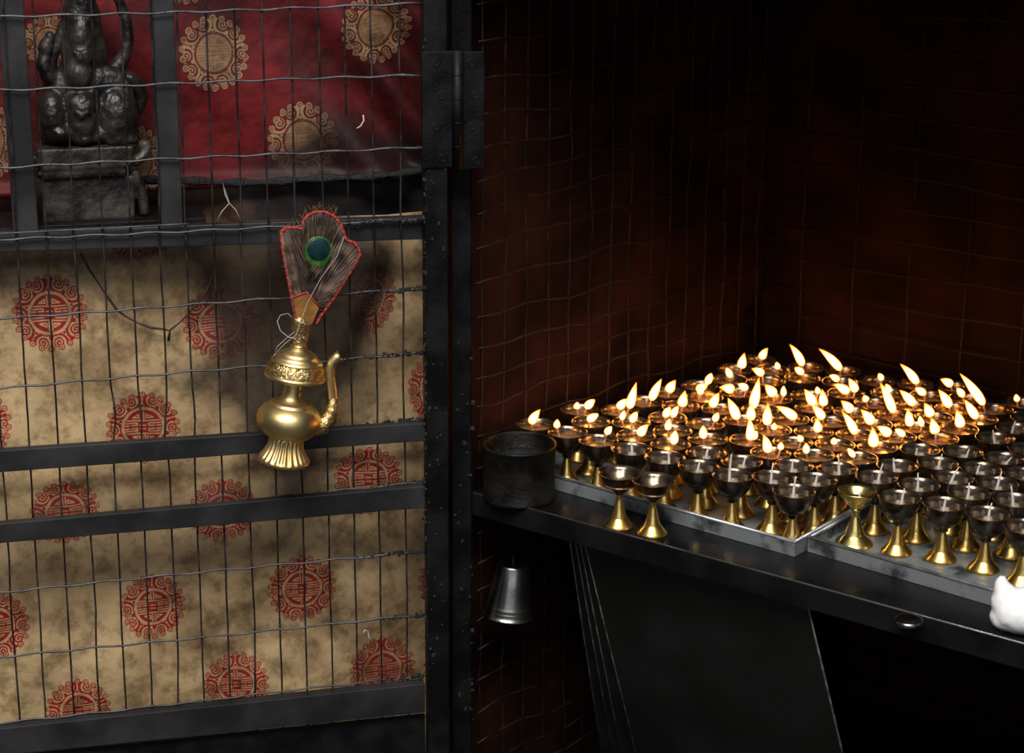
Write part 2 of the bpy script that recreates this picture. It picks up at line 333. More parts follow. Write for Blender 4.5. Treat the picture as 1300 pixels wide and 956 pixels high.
# ------------------------------------------------------------------ hinge
hp = D(581, 215, .016); hg = empty('butt_hinge', tuple(hp), 'long black butt hinge joining the mesh door to the cage post', 'hinge')
def leaf(x0, x1, y0, y1, w, dome):
    mb = MB(); a, b = D(x0, y1, w), D(x1, y1, w); h = D(x0, y0, w)[2]-a[2]; b = vert(b, a[2]); k = -W3*.003
    mb.hexa([a, b, b+k, a+k, a+Z3*h, b+Z3*h, b+k+Z3*h, a+k+Z3*h]); o = mb.build('leaf', M_black, hg, .0008)
    return o
l1 = leaf(537, 575, 66, 214, .0175, 0); l2 = leaf(588, 615, 66, 215, .0175, 0)
for lf, pts in ((l1, [(554, 79), (561, 121), (554, 161), (562, 201)]), (l2, [(598, 80), (604, 121), (599, 161), (605, 204)])):
    for (x, y) in pts:
        mb = MB(); q = D(x, y, .0172); mb.lathe([(.0052, 0), (.0052, .0006), (.0042, .0012), (.0030, .0002), (.0012, -.0004)], q, W3, 16, side=U3)
        mb.build('screw', M_black, lf)
mb = MB(); q0 = D(581, 215, .020); q1 = vert(q0, D(581, 64, .020)[2]); mb.tube([q0, q1], .0062, 16)
for k in range(1, 5):
    z = q0+(q1-q0)*k/5; mb.tube([z-Z3*.0006, z+Z3*.0006], .0066, 16)
mb.build('barrel', M_black, hg)

# ------------------------------------------------------------------ brocade cloths with round longevity medallions
def seg_d(X, Y, x0, y0, x1, y1):
    dx, dy = x1-x0, y1-y0; L = dx*dx+dy*dy; t_ = np.clip(((X-x0)*dx+(Y-y0)*dy)/L, 0, 1); return np.hypot(X-x0-t_*dx, Y-y0-t_*dy)
GLY = []
for sy in (1, -1):
    for sx in (1, -1):
        GLY += [(.04*sx, .44*sy, .04*sx, .22*sy), (.10*sx, .36*sy, .10*sx, .26*sy), (.10*sx, .26*sy, .27*sx, .26*sy), (.10*sx, .36*sy, .27*sx, .26*sy),
                (0, .18*sy, .42*sx, .18*sy), (.16*sx, .11*sy, .44*sx, .11*sy), (.16*sx, .11*sy, .16*sx, .045*sy), (.16*sx, .045*sy, .30*sx, .045*sy), (.36*sx, .045*sy, .46*sx, .045*sy), (.0, .05*sy, .08*sx, .05*sy)]
def medallion(X, Y, gold=False):
    r = np.hypot(X, Y); th = np.arctan2(Y, X); lw = .009
    inner = (r < .47).astype(float)
    d = np.full(X.shape, 9.)
    for s_ in GLY: d = np.minimum(d, seg_d(X, Y, *s_))
    inner *= np.clip((d-lw)/.012, 0, 1)
    ringline = np.clip((np.abs(r-.505)-.012)/.014, 0, 1)
    band = ((r >= .47) & (r < .53)).astype(float)*ringline
    K = 5
    out = ((r > .555) & (r < .90)).astype(float)
    def line(dist, w_=.008):
        w_ = w_*(2.4 if gold else 1); return np.clip((np.abs(dist)-w_)/.014, 0, 1)
    for k in range(K):
        a = math.pi/2+2*math.pi*(k+.5)/K; ca_, sa_ = math.cos(a), math.sin(a)
        lx = X*ca_+Y*sa_-.735; ly = -X*sa_+Y*ca_
        for sg in (1, -1):                                  # two curled wings of each bat
            wx, wy = lx-.015, sg*ly-.205
            rr = np.hypot(wx, wy); tt = np.arctan2(wy, wx)
            sp_ = ((rr/.078-tt/(2*math.pi)) % 1.)-.5
            out = np.where(rr < .150, out*line(sp_*.078, .006), out)
            out *= line(np.where(np.abs(wy) < .2, rr-.165, 1), .008)
            rr2 = np.hypot(lx+.115, sg*ly-.085); out *= np.clip((rr2-.022)/.014, 0, 1)
        out *= line(np.where(lx > -.05, ly, 1), .006)
        a2 = math.pi/2+2*math.pi*k/K; px_, py_ = X*math.cos(a2)+Y*math.sin(a2), -X*math.sin(a2)+Y*math.cos(a2)
        gap = np.abs(py_)-(.006+.075*np.clip((.70-px_)/.2, 0, 1)); out = np.where((px_ > 0), out*np.clip(gap/.014, 0, 1), out)
        gem = np.hypot(px_-.60, py_); out = np.maximum(out, (gem < .040)*1.)
    for k in range(22):
        a = 2*math.pi*(k+.5)/22; rr = np.hypot(X-.905*math.cos(a), Y-.905*math.sin(a)); sc = (rr < .085)*np.clip((np.abs(rr-.040)-.008)/.010, 0, 1)
        out = np.where(rr < .085, np.where(r > .86, sc, np.maximum(out*0+sc, 0)), out)
    out *= (r > .53)
    res = inner+band+out
    if gold:
        g_ = np.where(r < .47, np.clip((lw+.012-d)/.014, 0, 1)*.35+.65*np.clip((d-lw)/.012, 0, 1), 0); res = g_+band*.8+(r > .53)*(out*.85)
    return np.clip(res, 0, 1)
def cloth(name, u0, u1, z0, z1, step, wfun, meds, stainf, material, gold, label, category):
    nu = int((u1-u0)/step)+1; nz = int((z1-z0)/step)+1
    us = np.linspace(u0, u1, nu); zs = np.linspace(z0, z1, nz); Ug, Zg = np.meshgrid(us, zs)
    Wg = wfun(Ug, Zg); ink = np.zeros_like(Ug)
    for (cu, cz, ru, rz, rot) in meds:
        sel = (np.abs(Ug-cu) < 1.3*max(ru, rz)) & (np.abs(Zg-cz) < 1.3*max(ru, rz))
        if not sel.any(): continue
        x = Ug[sel]-cu; y = Zg[sel]-cz; c_, s_ = math.cos(rot), math.sin(rot); X = (x*c_+y*s_)/ru; Y = (-x*s_+y*c_)/rz
        wob = .012*np.sin(x*180+y*90); ink[sel] = np.maximum(ink[sel], medallion(X+wob, Y+wob*.6, gold))
    st = stainf(Ug, Zg)
    ctr = DU((u0+u1)/2, z0, -.06)
    co = DP[None, None]+U3*Ug[..., None]+Z3*Zg[..., None]+W3*Wg[..., None]-ctr
    idx = np.arange(nu*nz).reshape(nz, nu)
    q = np.stack([idx[:-1, :-1], idx[:-1, 1:], idx[1:, 1:], idx[1:, :-1]], -1).reshape(-1, 4)
    me = bpy.data.meshes.new(name); me.vertices.add(nu*nz); me.vertices.foreach_set('co', co.reshape(-1).astype(np.float32))
    me.loops.add(q.size); me.loops.foreach_set('vertex_index', q.reshape(-1).astype(np.int32)); me.polygons.add(len(q))
    me.polygons.foreach_set('loop_start', np.arange(0, q.size, 4, dtype=np.int32)); me.polygons.foreach_set('loop_total', np.full(len(q), 4, np.int32))
    me.update(calc_edges=True); me.validate(); me.polygons.foreach_set('use_smooth', np.ones(len(q), bool))
    ca = me.color_attributes.new('dye', 'FLOAT_COLOR', 'POINT')
    col = np.stack([ink, st, np.zeros_like(ink), np.ones_like(ink)], -1).reshape(-1).astype(np.float32); ca.data.foreach_set('color', col)
    me.materials.append(material); o = bpy.data.objects.new(name, me); C.objects.link(o); o.location = tuple(ctr)
    o['label'] = label; o['category'] = category
    sd = o.modifiers.new('thickness', 'SOLIDIFY'); sd.thickness = .0012; sd.offset = -1
    return o
def meds_px(lst, w):
    out = []
    for (x, y, rx, ry, rot) in lst:
        p = D(x, y, w); u, z = duz(p); px = D(x+rx, y, w); ru = np.linalg.norm(px-p); pz = D(x, y-ry, w); rz = abs(pz[2]-p[2]); out.append((u, z, ru, rz, math.radians(rot)))
    return out
WB = -.078; WR = -.135
beige = [(63, 398, 49, 50, 0), (280, 410, 49, 46, 0), (470, 380, 31, 50, -14), (182, 543, 48, 47, 0), (-31, 540, 47, 46, 0), (552, 492, 34, 46, -6), (83, 652, 46, 40, 0), (283, 648, 44, 38, 0),
         (470, 612, 44, 44, 0), (195, 772, 42, 42, 0), (383, 746, 44, 43, 0), (-8, 793, 47, 44, 0), (573, 738, 42, 44, 0), (300, 868, 42, 40, 0), (486, 853, 43, 44, 0), (100, 902, 42, 42, 0), (175, 296, 46, 36, 0), (380, 296, 46, 36, 0)]
red = [(272, 68, 45, 49, 0), (476, 35, 46, 44, 8), (384, 178, 44, 50, 4), (-10, 178, 30, 50, 0), (172, 205, 40, 46, 0), (62, 52, 34, 34, 0), (236, -35, 42, 42, 0)]
def zpx(y, w, x=270): return duz(D(x, y, w))[1]
def upx(x, w, y=500): return duz(D(x, y, w))[0]
bu = lambda x, y: duz(D(x, y, WB)); ru_ = lambda x, y: duz(D(x, y, WR))
def blob(U, Z, c_, rx, rz): return np.exp(-(((U-c_[0])/rx)**2+((Z-c_[1])/rz)**2))
def stain_b(U, Z):
    s_ = blob(U, Z, bu(395, 372), .070, .085)*1.2+blob(U, Z, bu(320, 325), .07, .045)*.85+blob(U, Z, bu(350, 470), .05, .09)*.8+blob(U, Z, bu(320, 395), .05, .07)*.5
    s_ += blob(U, Z, bu(420, 330), .07, .035)*.8+blob(U, Z, bu(370, 560), .04, .05)*.5+blob(U, Z, bu(70, 330), .18, .012)*.4+blob(U, Z, bu(530, 700), .03, .2)*.3
    s_ += blob(U, Z, bu(300, 690), .10, .035)*.30+blob(U, Z, bu(450, 480), .05, .06)*.3+blob(U, Z, bu(60, 720), .16, .05)*.25+blob(U, Z, bu(250, 480), .04, .03)*.3+blob(U, Z, bu(380, 620), .05, .05)*.3
    return np.clip(s_, 0, 1.3)
def stain_r(U, Z):
    s_ = blob(U, Z, ru_(520, 235), .10, .05)*.9+blob(U, Z, ru_(420, 215), .09, .025)*.8+blob(U, Z, ru_(430, 170), .05, .05)*.45+blob(U, Z, ru_(560, 100), .05, .12)*.5
    return np.clip(s_, 0, 1.2)
def w_b(U, Z):
    w = WB+.0035*np.sin(U*19+Z*7)+.003*np.sin(Z*31+U*12)+.0016*np.sin(U*63-Z*40)
    fx = U-duz(D(445, 400, WB))[0]-(Z-duz(D(445, 400, WB))[1])*.35
    w += .012*np.exp(-(fx/.018)**2)*np.exp(-((Z-bu(445, 400)[1])/.09)**2)
    w += -.010*np.exp(-((Z-bu(300, 612)[1])/.02)**2)
    return w
def w_r(U, Z):
    w = WR+.004*np.sin(U*16+Z*5)+.003*np.sin(Z*38+U*21)
    dd = (U-ru_(500, 150)[0])+(Z-ru_(500, 150)[1])*.8
    w += .017*np.sin(dd*60)*np.exp(-((U-ru_(520, 140)[0])/.09)**2)
    hem = zpx(232, WR); w += .008*np.exp(-((Z-hem)/.008)**2)
    return w
cloth('brocade_hanging', upx(-75, WB), upx(592, WB), zpx(1010, WB), zpx(296, WB)+.012, .00065, w_b, meds_px(beige, WB), stain_b, M_beige, False,
      'gold beige brocade hanging with round red medallions and a soot stain', 'cloth')
cloth('brocade_hanging', upx(-95, WR), upx(572, WR, 100), zpx(234, WR)-.004, zpx(-95, WR), .0007, w_r, meds_px(red, WR), stain_r, M_red, True,
      'crimson brocade hanging with gold medallions behind the black statue', 'cloth')
# cloth hem band under the red brocade
def w_l(U, Z): return WR-.030+.004*np.sin(U*30)+.003*np.sin(U*90+Z*60)
def stain_l(U, Z): return np.clip(blob(U, Z, ru_(470, 262), .10, .05)*1.3+blob(U, Z, ru_(400, 290), .06, .03)*.6, 0, 1.2)
cloth('lining_cloth', upx(-95, WR), upx(572, WR), zpx(330, WR), zpx(222, WR), .004, w_l, [], stain_l, M_brown, False,
      'pinkish brown cloth strip showing below the crimson brocade hem', 'cloth')
# black strip of rolled soot-dark hem
mb = MB(); pts = []
for x in np.linspace(180, 565, 50): pts.append(D(x, 231-(x-180)*.012+2.5*math.sin(x/40.)-(max(0, x-430)**2)*.0012, WR+.031))
mb.tube(pts, [.0045+.0015*math.sin(i*.9) for i in range(50)], 10)
o = mb.build('rolled_hem', M_crust, None); o['label'] = 'soot-black rolled hem along the bottom of the crimson brocade'; o['category'] = 'cloth hem'

# ------------------------------------------------------------------ statue on its ledge
lg = MB(); a, b = D(-70, 300, -.020), D(262, 281, -.020); a = vert(a, b[2]); zt_ = D(120, 281, -.03)[2]
a = vert(a, zt_-.006); b = vert(b, zt_-.006); lg.box(a, b-a, -W3*.085, Z3*.006); o = lg.build('ledge', M_black, None, .001); o['label'] = 'black metal ledge under the statue behind the top rail'; o['category'] = 'ledge'
PXM = .00098
M_stone = noisy('dusty_bronze_pedestal', (.012, .010, .0085), (.060, .050, .040), 34, (.35, .55), .2, .7, 160, bdist=.002)
def sball(mb, x, y, rx, ry, w, rw, tilt=0):
    A = U3*math.cos(tilt)+Z3*math.sin(tilt); B = -U3*math.sin(tilt)+Z3*math.cos(tilt); mb.ball(D(x, y, w), rx*PXM, ry*PXM*1.04, rw, A, B, W3, 14, 9)
def remesh(o, vox, disp):
    m = o.modifiers.new('remesh', 'REMESH'); m.mode = 'VOXEL'; m.voxel_size = vox; m.use_smooth_shade = True
    s_ = o.modifiers.new('smooth', 'SMOOTH'); s_.iterations = 3; s_.factor = .5
    tx = bpy.data.textures.new('lumps', 'CLOUDS'); tx.noise_scale = .009; d = o.modifiers.new('lumps', 'DISPLACE'); d.texture = tx; d.strength = disp; d.mid_level = .5
st = empty('deity_statue', tuple(vert(D(115, 281, -.06), zt_)), 'blackened bronze seated deity statue behind the mesh before crimson brocade', 'statue')
wS = -.062
mb = MB()                                                  # the body: one continuous surface
sball(mb, 107, 70, 27, 40, wS, .016); sball(mb, 106, 40, 22, 50, wS, .015); sball(mb, 106, 12, 15, 44, wS, .013); sball(mb, 104, 52, 16, 30, wS+.008, .014)   # crowned head
sball(mb, 100, 93, 17, 20, wS+.012, .018); sball(mb, 104, 72, 14, 14, wS+.010, .018)
sball(mb, 110, 108, 50, 26, wS, .020); sball(mb, 140, 98, 22, 14, wS, .016, -.2); sball(mb, 80, 112, 18, 20, wS, .018)
mb.tube([D(78, 108, wS), D(62, 96, wS+.006), D(54, 82, wS+.008), D(58, 66, wS+.004)], [.012, .010, .008, .007], 12)   # raised left arm with bangle
sball(mb, 58, 60, 9, 10, wS+.004, .010); sball(mb, 63, 48, 6, 8, wS+.002, .008)
mb.tube([D(140, 96, wS), D(156, 110, wS+.004), D(162, 128, wS+.008), D(150, 142, wS+.014)], [.014, .012, .011, .009], 12)
sball(mb, 66, 148, 17, 30, wS+.012, .022); sball(mb, 104, 152, 18, 30, wS+.016, .022); sball(mb, 148, 150, 26, 36, wS+.010, .022)
sball(mb, 104, 132, 22, 16, wS+.014, .020); sball(mb, 76, 168, 16, 12, wS+.018, .018); sball(mb, 106, 176, 14, 8, wS+.020, .016)
sball(mb, 152, 176, 22, 9, wS+.012, .018); sball(mb, 110, 168, 56, 14, wS, .030)
mb.tube([D(95, 140, wS+.036), D(104, 147, wS+.038), D(114, 141, wS+.036)], [.004, .005, .004], 8)
sball(mb, 95, 66, 3, 3, wS+.024, .003); sball(mb, 109, 66, 3, 3, wS+.024, .003); sball(mb, 102, 74, 3, 6, wS+.026, .005)
o = mb.build('body', M_statue, st); remesh(o, .0020, .0022)
mb = MB()                                                  # flying scarf on the right, flame points on the left
mb.tube([D(x, y, wS-.004) for x, y in ((132, -46), (142, -20), (152, 2), (161, 28), (163, 52), (158, 70), (150, 84), (140, 92))], [.006, .006, .0062, .0065, .0068, .008, .010, .011], 12)
mb.tube([D(x, y, wS) for x, y in ((150, 100), (166, 100), (176, 108), (180, 122), (176, 140), (168, 150))], [.008, .009, .0085, .008, .006, .003], 12)
mb.tube([D(x, y, wS-.004) for x, y in ((64, 92), (66, 70), (76, 50), (86, 24), (92, -6), (98, -40))], [.008, .007, .008, .008, .007, .006], 10)
o = mb.build('scarf', M_statue, st); remesh(o, .0022, .0012)
mb = MB()
def pblock(x0, x1, y0, y1, w0, w1, fl=0):
    zt0, zb0 = D((x0+x1)/2, y0, w1)[2], D((x0+x1)/2, y1, w1)[2]
    a, b = D(x0, y1, w1), D(x1, y1, w1); c_, d = D(x0-fl, y0, w1), D(x1+fl, y0, w1)
    a, b, c_, d = vert(a, zb0), vert(b, zb0), vert(c_, zt0), vert(d, zt0); k = W3*(w0-w1)
    mb.hexa([a, b, b+k, a+k, c_, d, d+k, c_+k])
pblock(53, 172, 226, 281, -.095, -.036, -1); pblock(55, 160, 212, 226, -.090, -.030); pblock(52, 166, 188, 214, -.095, -.026, 6); pblock(48, 158, 217, 222, -.09, -.028)
sball(mb, 184, 184, 8, 7, -.04, .008); mb.tube([D(168, 206, -.034), D(182, 198, -.036), D(189, 184, -.038)], [.008, .006, .005], 10); mb.tube([D(50, 205, -.034), D(24, 196, -.036), D(12, 184, -.038)], [.008, .006, .005], 10)
mb.tube([D(170, 216, -.040), D(180, 240, -.040), D(184, 272, -.040)], [.0055, .006, .006], 10); mb.tube([D(52, 216, -.040), D(44, 240, -.040), D(40, 272, -.040)], [.0055, .006, .006], 10)
o = mb.build('pedestal', M_stone, st); remesh(o, .0018, .0008)
LAMPS = [
    (-0.0048, 0.1225, 1, [(660, 546, 671.5, 529)]),
    (0.0444, 0.1239, 1, [(698, 541, 699, 531)]),
    (0.0021, 0.2057, 1, [(732, 518, 732, 510), (758, 522, 769, 512)]),
    (0.0436, 0.2361, 1, [(786, 517, 798, 505), (805, 517, 814, 485)]),
    (0.0844, 0.205, 1, [(771, 533, 775, 522), (802, 534, 809, 522)]),
    (0.0431, 0.1748, 1, [(743, 538, 756, 530)]),
    (0.0938, 0.1225, 1, [(778, 547, 785, 538)]),
    (0.0461, 0.2873, 1, [(836, 509, 849, 483)]),
    (0.0477, 0.3386, 1, [(850, 498, 859, 484)]),
    (0.0958, 0.2995, 1, [(866, 514, 870, 495)]),
    (0.0972, 0.3522, 1, [(877, 491, 890, 484), (889, 499, 889, 490)]),
    (0.0632, 0.3907, 1, [(901, 487, 907, 474)]),
    (0.0793, 0.4394, 1, [(928, 477, 922, 466)]),
    (0.1404, 0.3244, 1, [(901, 515, 910, 498)]),
    (0.1091, 0.25, 1, [(858, 530, 865, 517), (838, 535, 845, 523)]),
    (0.1431, 0.2118, 1, [(846, 545, 848, 532)]),
    (0.1596, 0.2604, 1, [(907, 533, 912, 523)]),
    (0.1186, 0.167, 1, [(820, 559, 832, 546)]),
    (0.1698, 0.168, 1, [(860, 571, 863, 555)]),
    (0.1942, 0.2131, 1, [(890, 556, 890, 541)]),
    (0.0589, 0.4865, 1, [(946, 467, 950, 449)]),
    (0.0602, 0.5452, 1, [(970, 457, 978, 444)]),
    (0.1016, 0.5149, 1, [(988, 467, 986, 459)]),
    (0.1296, 0.5579, 1, [(1017, 463, 1001, 437)]),
    (0.1524, 0.5093, 1, [(1019, 473, 1009, 466)]),
    (0.1788, 0.5728, 1, [(1063, 471, 1036, 445)]),
    (0.122, 0.4678, 1, [(968, 474, 954, 467)]),
    (0.1195, 0.3999, 1, [(930, 494, 913, 491), (948, 493, 937, 487)]),
    (0.182, 0.3546, 1, [(955, 516, 963, 478)]),
    (0.1707, 0.4052, 1, [(983, 500, 971, 487), (995, 501, 995, 489)]),
    (0.2001, 0.4473, 1, [(1039, 498, 1037, 490)]),
    (0.1873, 0.3034, 1, [(932, 532, 920, 506), (943, 537, 944, 516)]),
    (0.2375, 0.2937, 1, [(974, 537, 975, 510), (985, 547, 985, 539)]),
    (0.2325, 0.3447, 1, [(1015, 533, 990, 518)]),
    (0.2768, 0.3705, 1, [(1044, 530, 1030, 513)]),
    (0.2309, 0.4061, 1, [(1033, 512, 1021, 493), (1058, 515, 1056, 495)]),
    (0.2363, 0.2423, 1, [(952, 558, 951, 530), (937, 561, 942, 551)]),
    (0.2819, 0.219, 1, [(972, 575, 966, 553), (991, 569, 992, 560)]),
    (0.3271, 0.2452, 1, [(1020, 574, 1020, 562)]),
    (0.2824, 0.2694, 1, [(1022, 560, 1018, 553)]),
    (0.2822, 0.3199, 1, [(1049, 555, 1048, 538)]),
    (0.2006, 0.5265, 1, [(1064, 482, 1053, 476)]),
    (0.2327, 0.4868, 1, [(1090, 496, 1081, 480), (1078, 501, 1060, 491)]),
    (0.2814, 0.4723, 1, [(1095, 509, 1092, 502)]),
    (0.2799, 0.4212, 1, [(1076, 528, 1063, 515)]),
    (0.324, 0.395, 1, [(1106, 537, 1092, 520)]),
    (0.325, 0.4457, 1, [(1134, 522, 1117, 485)]),
    (0.2376, 0.5621, 1, [(1120, 481, 1116, 473)]),
    (0.2765, 0.5234, 1, [(1129, 497, 1125, 487)]),
    (0.2848, 0.5818, 1, [(1165, 491, 1144, 467)]),
    (0.3223, 0.5471, 1, [(1167, 503, 1155, 496)]),
    (0.3266, 0.4964, 1, [(1160, 516, 1142, 498)]),
    (0.3704, 0.4699, 1, [(1168, 536, 1160, 520)]),
    (0.369, 0.4197, 1, [(1144, 546, 1141, 525), (1159, 555, 1156, 543)]),
    (0.3299, 0.6065, 1, [(1204, 490, 1190, 483)]),
    (0.4139, 0.5502, 1, [(1248, 512, 1218, 473)]),
    (0.4303, 0.5988, 1, [(1291, 508, 1289, 500)]),
    (0.3673, 0.5714, 1, [(1204, 510, 1196, 500)]),
    (0.3719, 0.5206, 1, [(1196, 520, 1182, 499)]),
    (0.4185, 0.4991, 1, [(1238, 531, 1223, 508)]),
    (0.4165, 0.448, 1, [(1219, 540, 1214, 519)]),
    (0.4146, 0.3971, 1, [(1188, 548, 1183, 529)]),
    (0.3269, 0.3446, 1, [(1084, 560, 1067, 532)]),
    (0.3719, 0.3197, 1, [(1099, 571, 1098, 547)]),
    (0.3709, 0.3698, 1, [(1110, 555, 1094, 545), (1135, 557, 1124, 549)]),
    (0.327, 0.2948, 1, [(1057, 567, 1057, 559)]),
    (0.372, 0.27, 1, [(1071, 590, 1063, 580)]),
    (0.1434, 0.1225, 0, (-3, -28)),
    (0.1926, 0.1225, 0, (-1.5, -24)),
    (0.2209, 0.1694, 0, (2, -21)),
    (0.2414, 0.1225, 0, (3, -22)),
    (0.178, 0.0504, 0, None),
    (0.2229, 0.0558, 0, None),
    (0.2898, 0.1225, 0, (1, -41)),
    (0.2718, 0.1694, 0, (3, -18)),
    (0.3299, 0.1471, 0, (1, -29)),
    (0.3726, 0.1225, 0, (2, -34)),
    (0.3273, 0.196, 0, (1, -22)),
    (0.3726, 0.1721, 0, (3, -25)),
    (0.3722, 0.2209, 0, (-2, -32)),
    (0.4235, 0.2247, 0, (5, -32)),
    (0.4229, 0.2759, 0, (-4, -24)),
    (0.4262, 0.1733, 2, (0, -11)),
    (0.4559, 0.3149, 0, (4, -26)),
    (0.4742, 0.2331, 0, (-1, -30)),
    (0.477, 0.1818, 0, (3, -27)),
    (0.4938, 0.2805, 0, (10, -28)),
    (0.4158, 0.346, 0, (0, -14)),
    (0.4594, 0.3728, 0, (5, -18)),
    (0.5043, 0.3309, 0, (2, -19)),
    (0.5094, 0.3819, 0, (9, -16)),
    (0.4675, 0.4451, 0, (-5, -24)),
    (0.5172, 0.4326, 0, (2, -26)),
    (0.4697, 0.4964, 0, (4, -21)),
    (0.4652, 0.5477, 0, (0, -18)),
    (0.5577, 0.3985, 0, (0, -23)),
    (0.5529, 0.3473, 0, (2, -28)),
    (0.5426, 0.2965, 0, (5, -29)),
    (0.5321, 0.2461, 0, (2, -28)),
    (0.5823, 0.2573, 0, (-5, -32)),
    (0.5267, 0.1949, 0, (2, -24)),
    (0.5781, 0.1985, 0, (2, -29)),
    (0.6286, 0.1884, 0, (0, -45)),
]

# ------------------------------------------------------------------ brass ewer with a peacock feather fan, tied to the mesh
VW = .050
vb = D(360, 584, VW)                                       # foot of the ewer
top = D(382.7, 415, VW); ax = top-vb; H_ = np.linalg.norm(ax); ax = ax/H_
K_ = H_/ (589-420)                                          # metres per picture row along the axis
sd_ = U3-ax*(U3@ax); sd_ /= np.linalg.norm(sd_)
def hh(y): return (589-y)*K_
vs = empty('ritual_ewer', tuple(vb), 'brass ritual ewer with curved spout hanging in front of the wire mesh', 'ewer')
R_ = .00095
mb = MB(); ns_ = 22
def flute(i, th): return 1+.055*(math.cos(th*ns_))*(1 if 2 < i < 9 else 0)
mb.lathe([(30*R_, -3*K_), (31.5*R_, -1*K_), (32*R_, 1.5*K_), (29*R_, 4*K_), (27*R_, 7*K_), (24*R_, 12*K_), (21.5*R_, 17.5*K_), (20.5*R_, 23*K_), (20.3*R_, 27*K_), (20*R_, 30*K_), (18*R_, 32*K_)], vb, ax, 132, mod=flute, side=sd_)
mb.build('fluted_foot', M_vase, vs)
mb = MB()
prof = [(17, 30), (21, 30.5), (29, 33.5), (35, 39.5), (38.5, 46.5), (39.4, 53), (38, 60), (33.5, 66.5), (27.5, 71), (26, 72), (26, 73), (21, 75), (15, 78), (12.6, 83), (11.6, 90), (10.8, 98), (10.8, 103), (12.5, 105), (12.5, 107), (10, 108)]
mb.lathe([(a*R_, b*K_) for a, b in prof], vb, ax, 56, side=sd_); mb.build('body', M_vase, vs)
mb = MB()
prof = [(12, 110), (30, 106.5), (35.5, 105), (37, 106), (37, 108)]
mb.lathe([(a*R_, b*K_) for a, b in prof]+[(36*R_, 111*K_)], vb, ax, 64, side=sd_)
dome = mb.build('domed_collar', M_vase, vs)
mb = MB(); mb.lathe([(a*R_, b*K_) for a, b in [(36, 111), (35.5, 114), (34, 119), (31, 125)]], vb, ax, 64, close=False, side=sd_); mb.build('engraved_band', M_vase_eng, dome)
mb = MB(); mb.lathe([(a*R_, b*K_) for a, b in [(31.4, 125), (31.4, 126.5), (28, 129), (24, 133), (24.4, 134), (18, 138), (11, 141.5), (10, 144)]], vb, ax, 64, side=sd_); mb.build('collar_top', M_vase, dome)
# three-pointed engraved holder for the feathers
def pts_mod(i, th): return 1.
mb = MB(); seg = 48; ringh = [142, 146, 148, 160, 172, 178]; ringr = [9, 9, 8.3, 10, 12.5, 13.6]; vsl = []
for j, (h, r) in enumerate(zip(ringh, ringr)):
    for k in range(seg):
        th = 2*math.pi*k/seg; pk = (5*abs(math.cos(th*1.5+.0+math.pi/2*0))**2.2 if j == 5 else 0) + (2.0*abs(math.cos(th*1.5))**2.2 if j == 4 else 0)
        bb = np.cross(ax, sd_); vsl.append(vb+ax*(h+pk*1.0)*K_+(sd_*math.cos(th)+bb*math.sin(th)*.75)*r*R_)
mb.add(vsl, [(j*seg+k, j*seg+(k+1) % seg, (j+1)*seg+(k+1) % seg, (j+1)*seg+k) for j in range(5) for k in range(seg)], True)
o = mb.build('feather_holder', M_vase_eng, vs); m_ = o.modifiers.new('thickness', 'SOLIDIFY'); m_.thickness = .0012
mb = MB(); mb.lathe([(9*R_, 143*K_), (10.2*R_, 145*K_), (9*R_, 147*K_)], vb, ax, 32, side=sd_); mb.build('holder_ring', M_vase, vs)
mb = MB(); path = [(400, 541), (408, 540), (416, 533), (421, 522), (422.5, 508), (421.5, 494), (419.5, 480), (419, 468), (422, 459), (427, 454), (432, 451.5)]
mb.tube([D(x, y, VW+.002) for x, y in path], [.011, .0108, .0098, .0078, .0058, .0055, .0055, .0058, .0060, .0062, .0072], 18)
sp = mb.build('spout', M_vase, vs)
mb = MB(); mb.tube([D(x, y, VW+.0035) for x, y in [(403, 541), (410, 540), (417, 532), (421.5, 521), (423, 507), (423, 503)]], [.0108, .0108, .0098, .0078, .0056, .002], 18); mb.build('leaf_engraving', M_vase_eng, sp)

M_feather = noisy('brown_peacock_barbs', (.035, .020, .014), (.22, .145, .10), 60, (.45, .6), 0, .3, 300)
M_eyeg = noisy('peacock_green', (.02, .10, .010), (.05, .19, .018), 80, (.3, .4), .2, .2, 300)
M_eyeb = noisy('peacock_dark_blue', (.004, .016, .020), (.008, .040, .042), 60, (.25, .35), .2, .2, 300)
M_redcord = noisy('red_cord', (.42, .035, .022), (.28, .02, .015), 200, (.6, .8), 0, .6, 600)
M_yellow = noisy('ochre_cloth_patch', (.27, .12, .018), (.15, .06, .01), 80, (.6, .8), 0, .4, 200)
FW = VW+.002
fan = empty('feather_fan', tuple(D(382, 412, FW)), 'peacock feather fan edged with red cord standing in the ewer', 'feather fan')
outline = [(384, 418), (376, 404), (372, 388), (367, 360), (361, 330), (357, 305), (357, 294), (364, 289), (376, 289), (384, 291), (385, 281), (391, 273), (401, 269), (413, 269), (425, 275), (433, 285), (437, 297), (440, 305), (450, 308), (456, 317), (457, 324), (450, 337), (437, 358), (424, 378), (408, 400), (398, 418)]
def inside_scale(p, c, s): return (c[0]+(p[0]-c[0])*s, c[1]+(p[1]-c[1])*s)
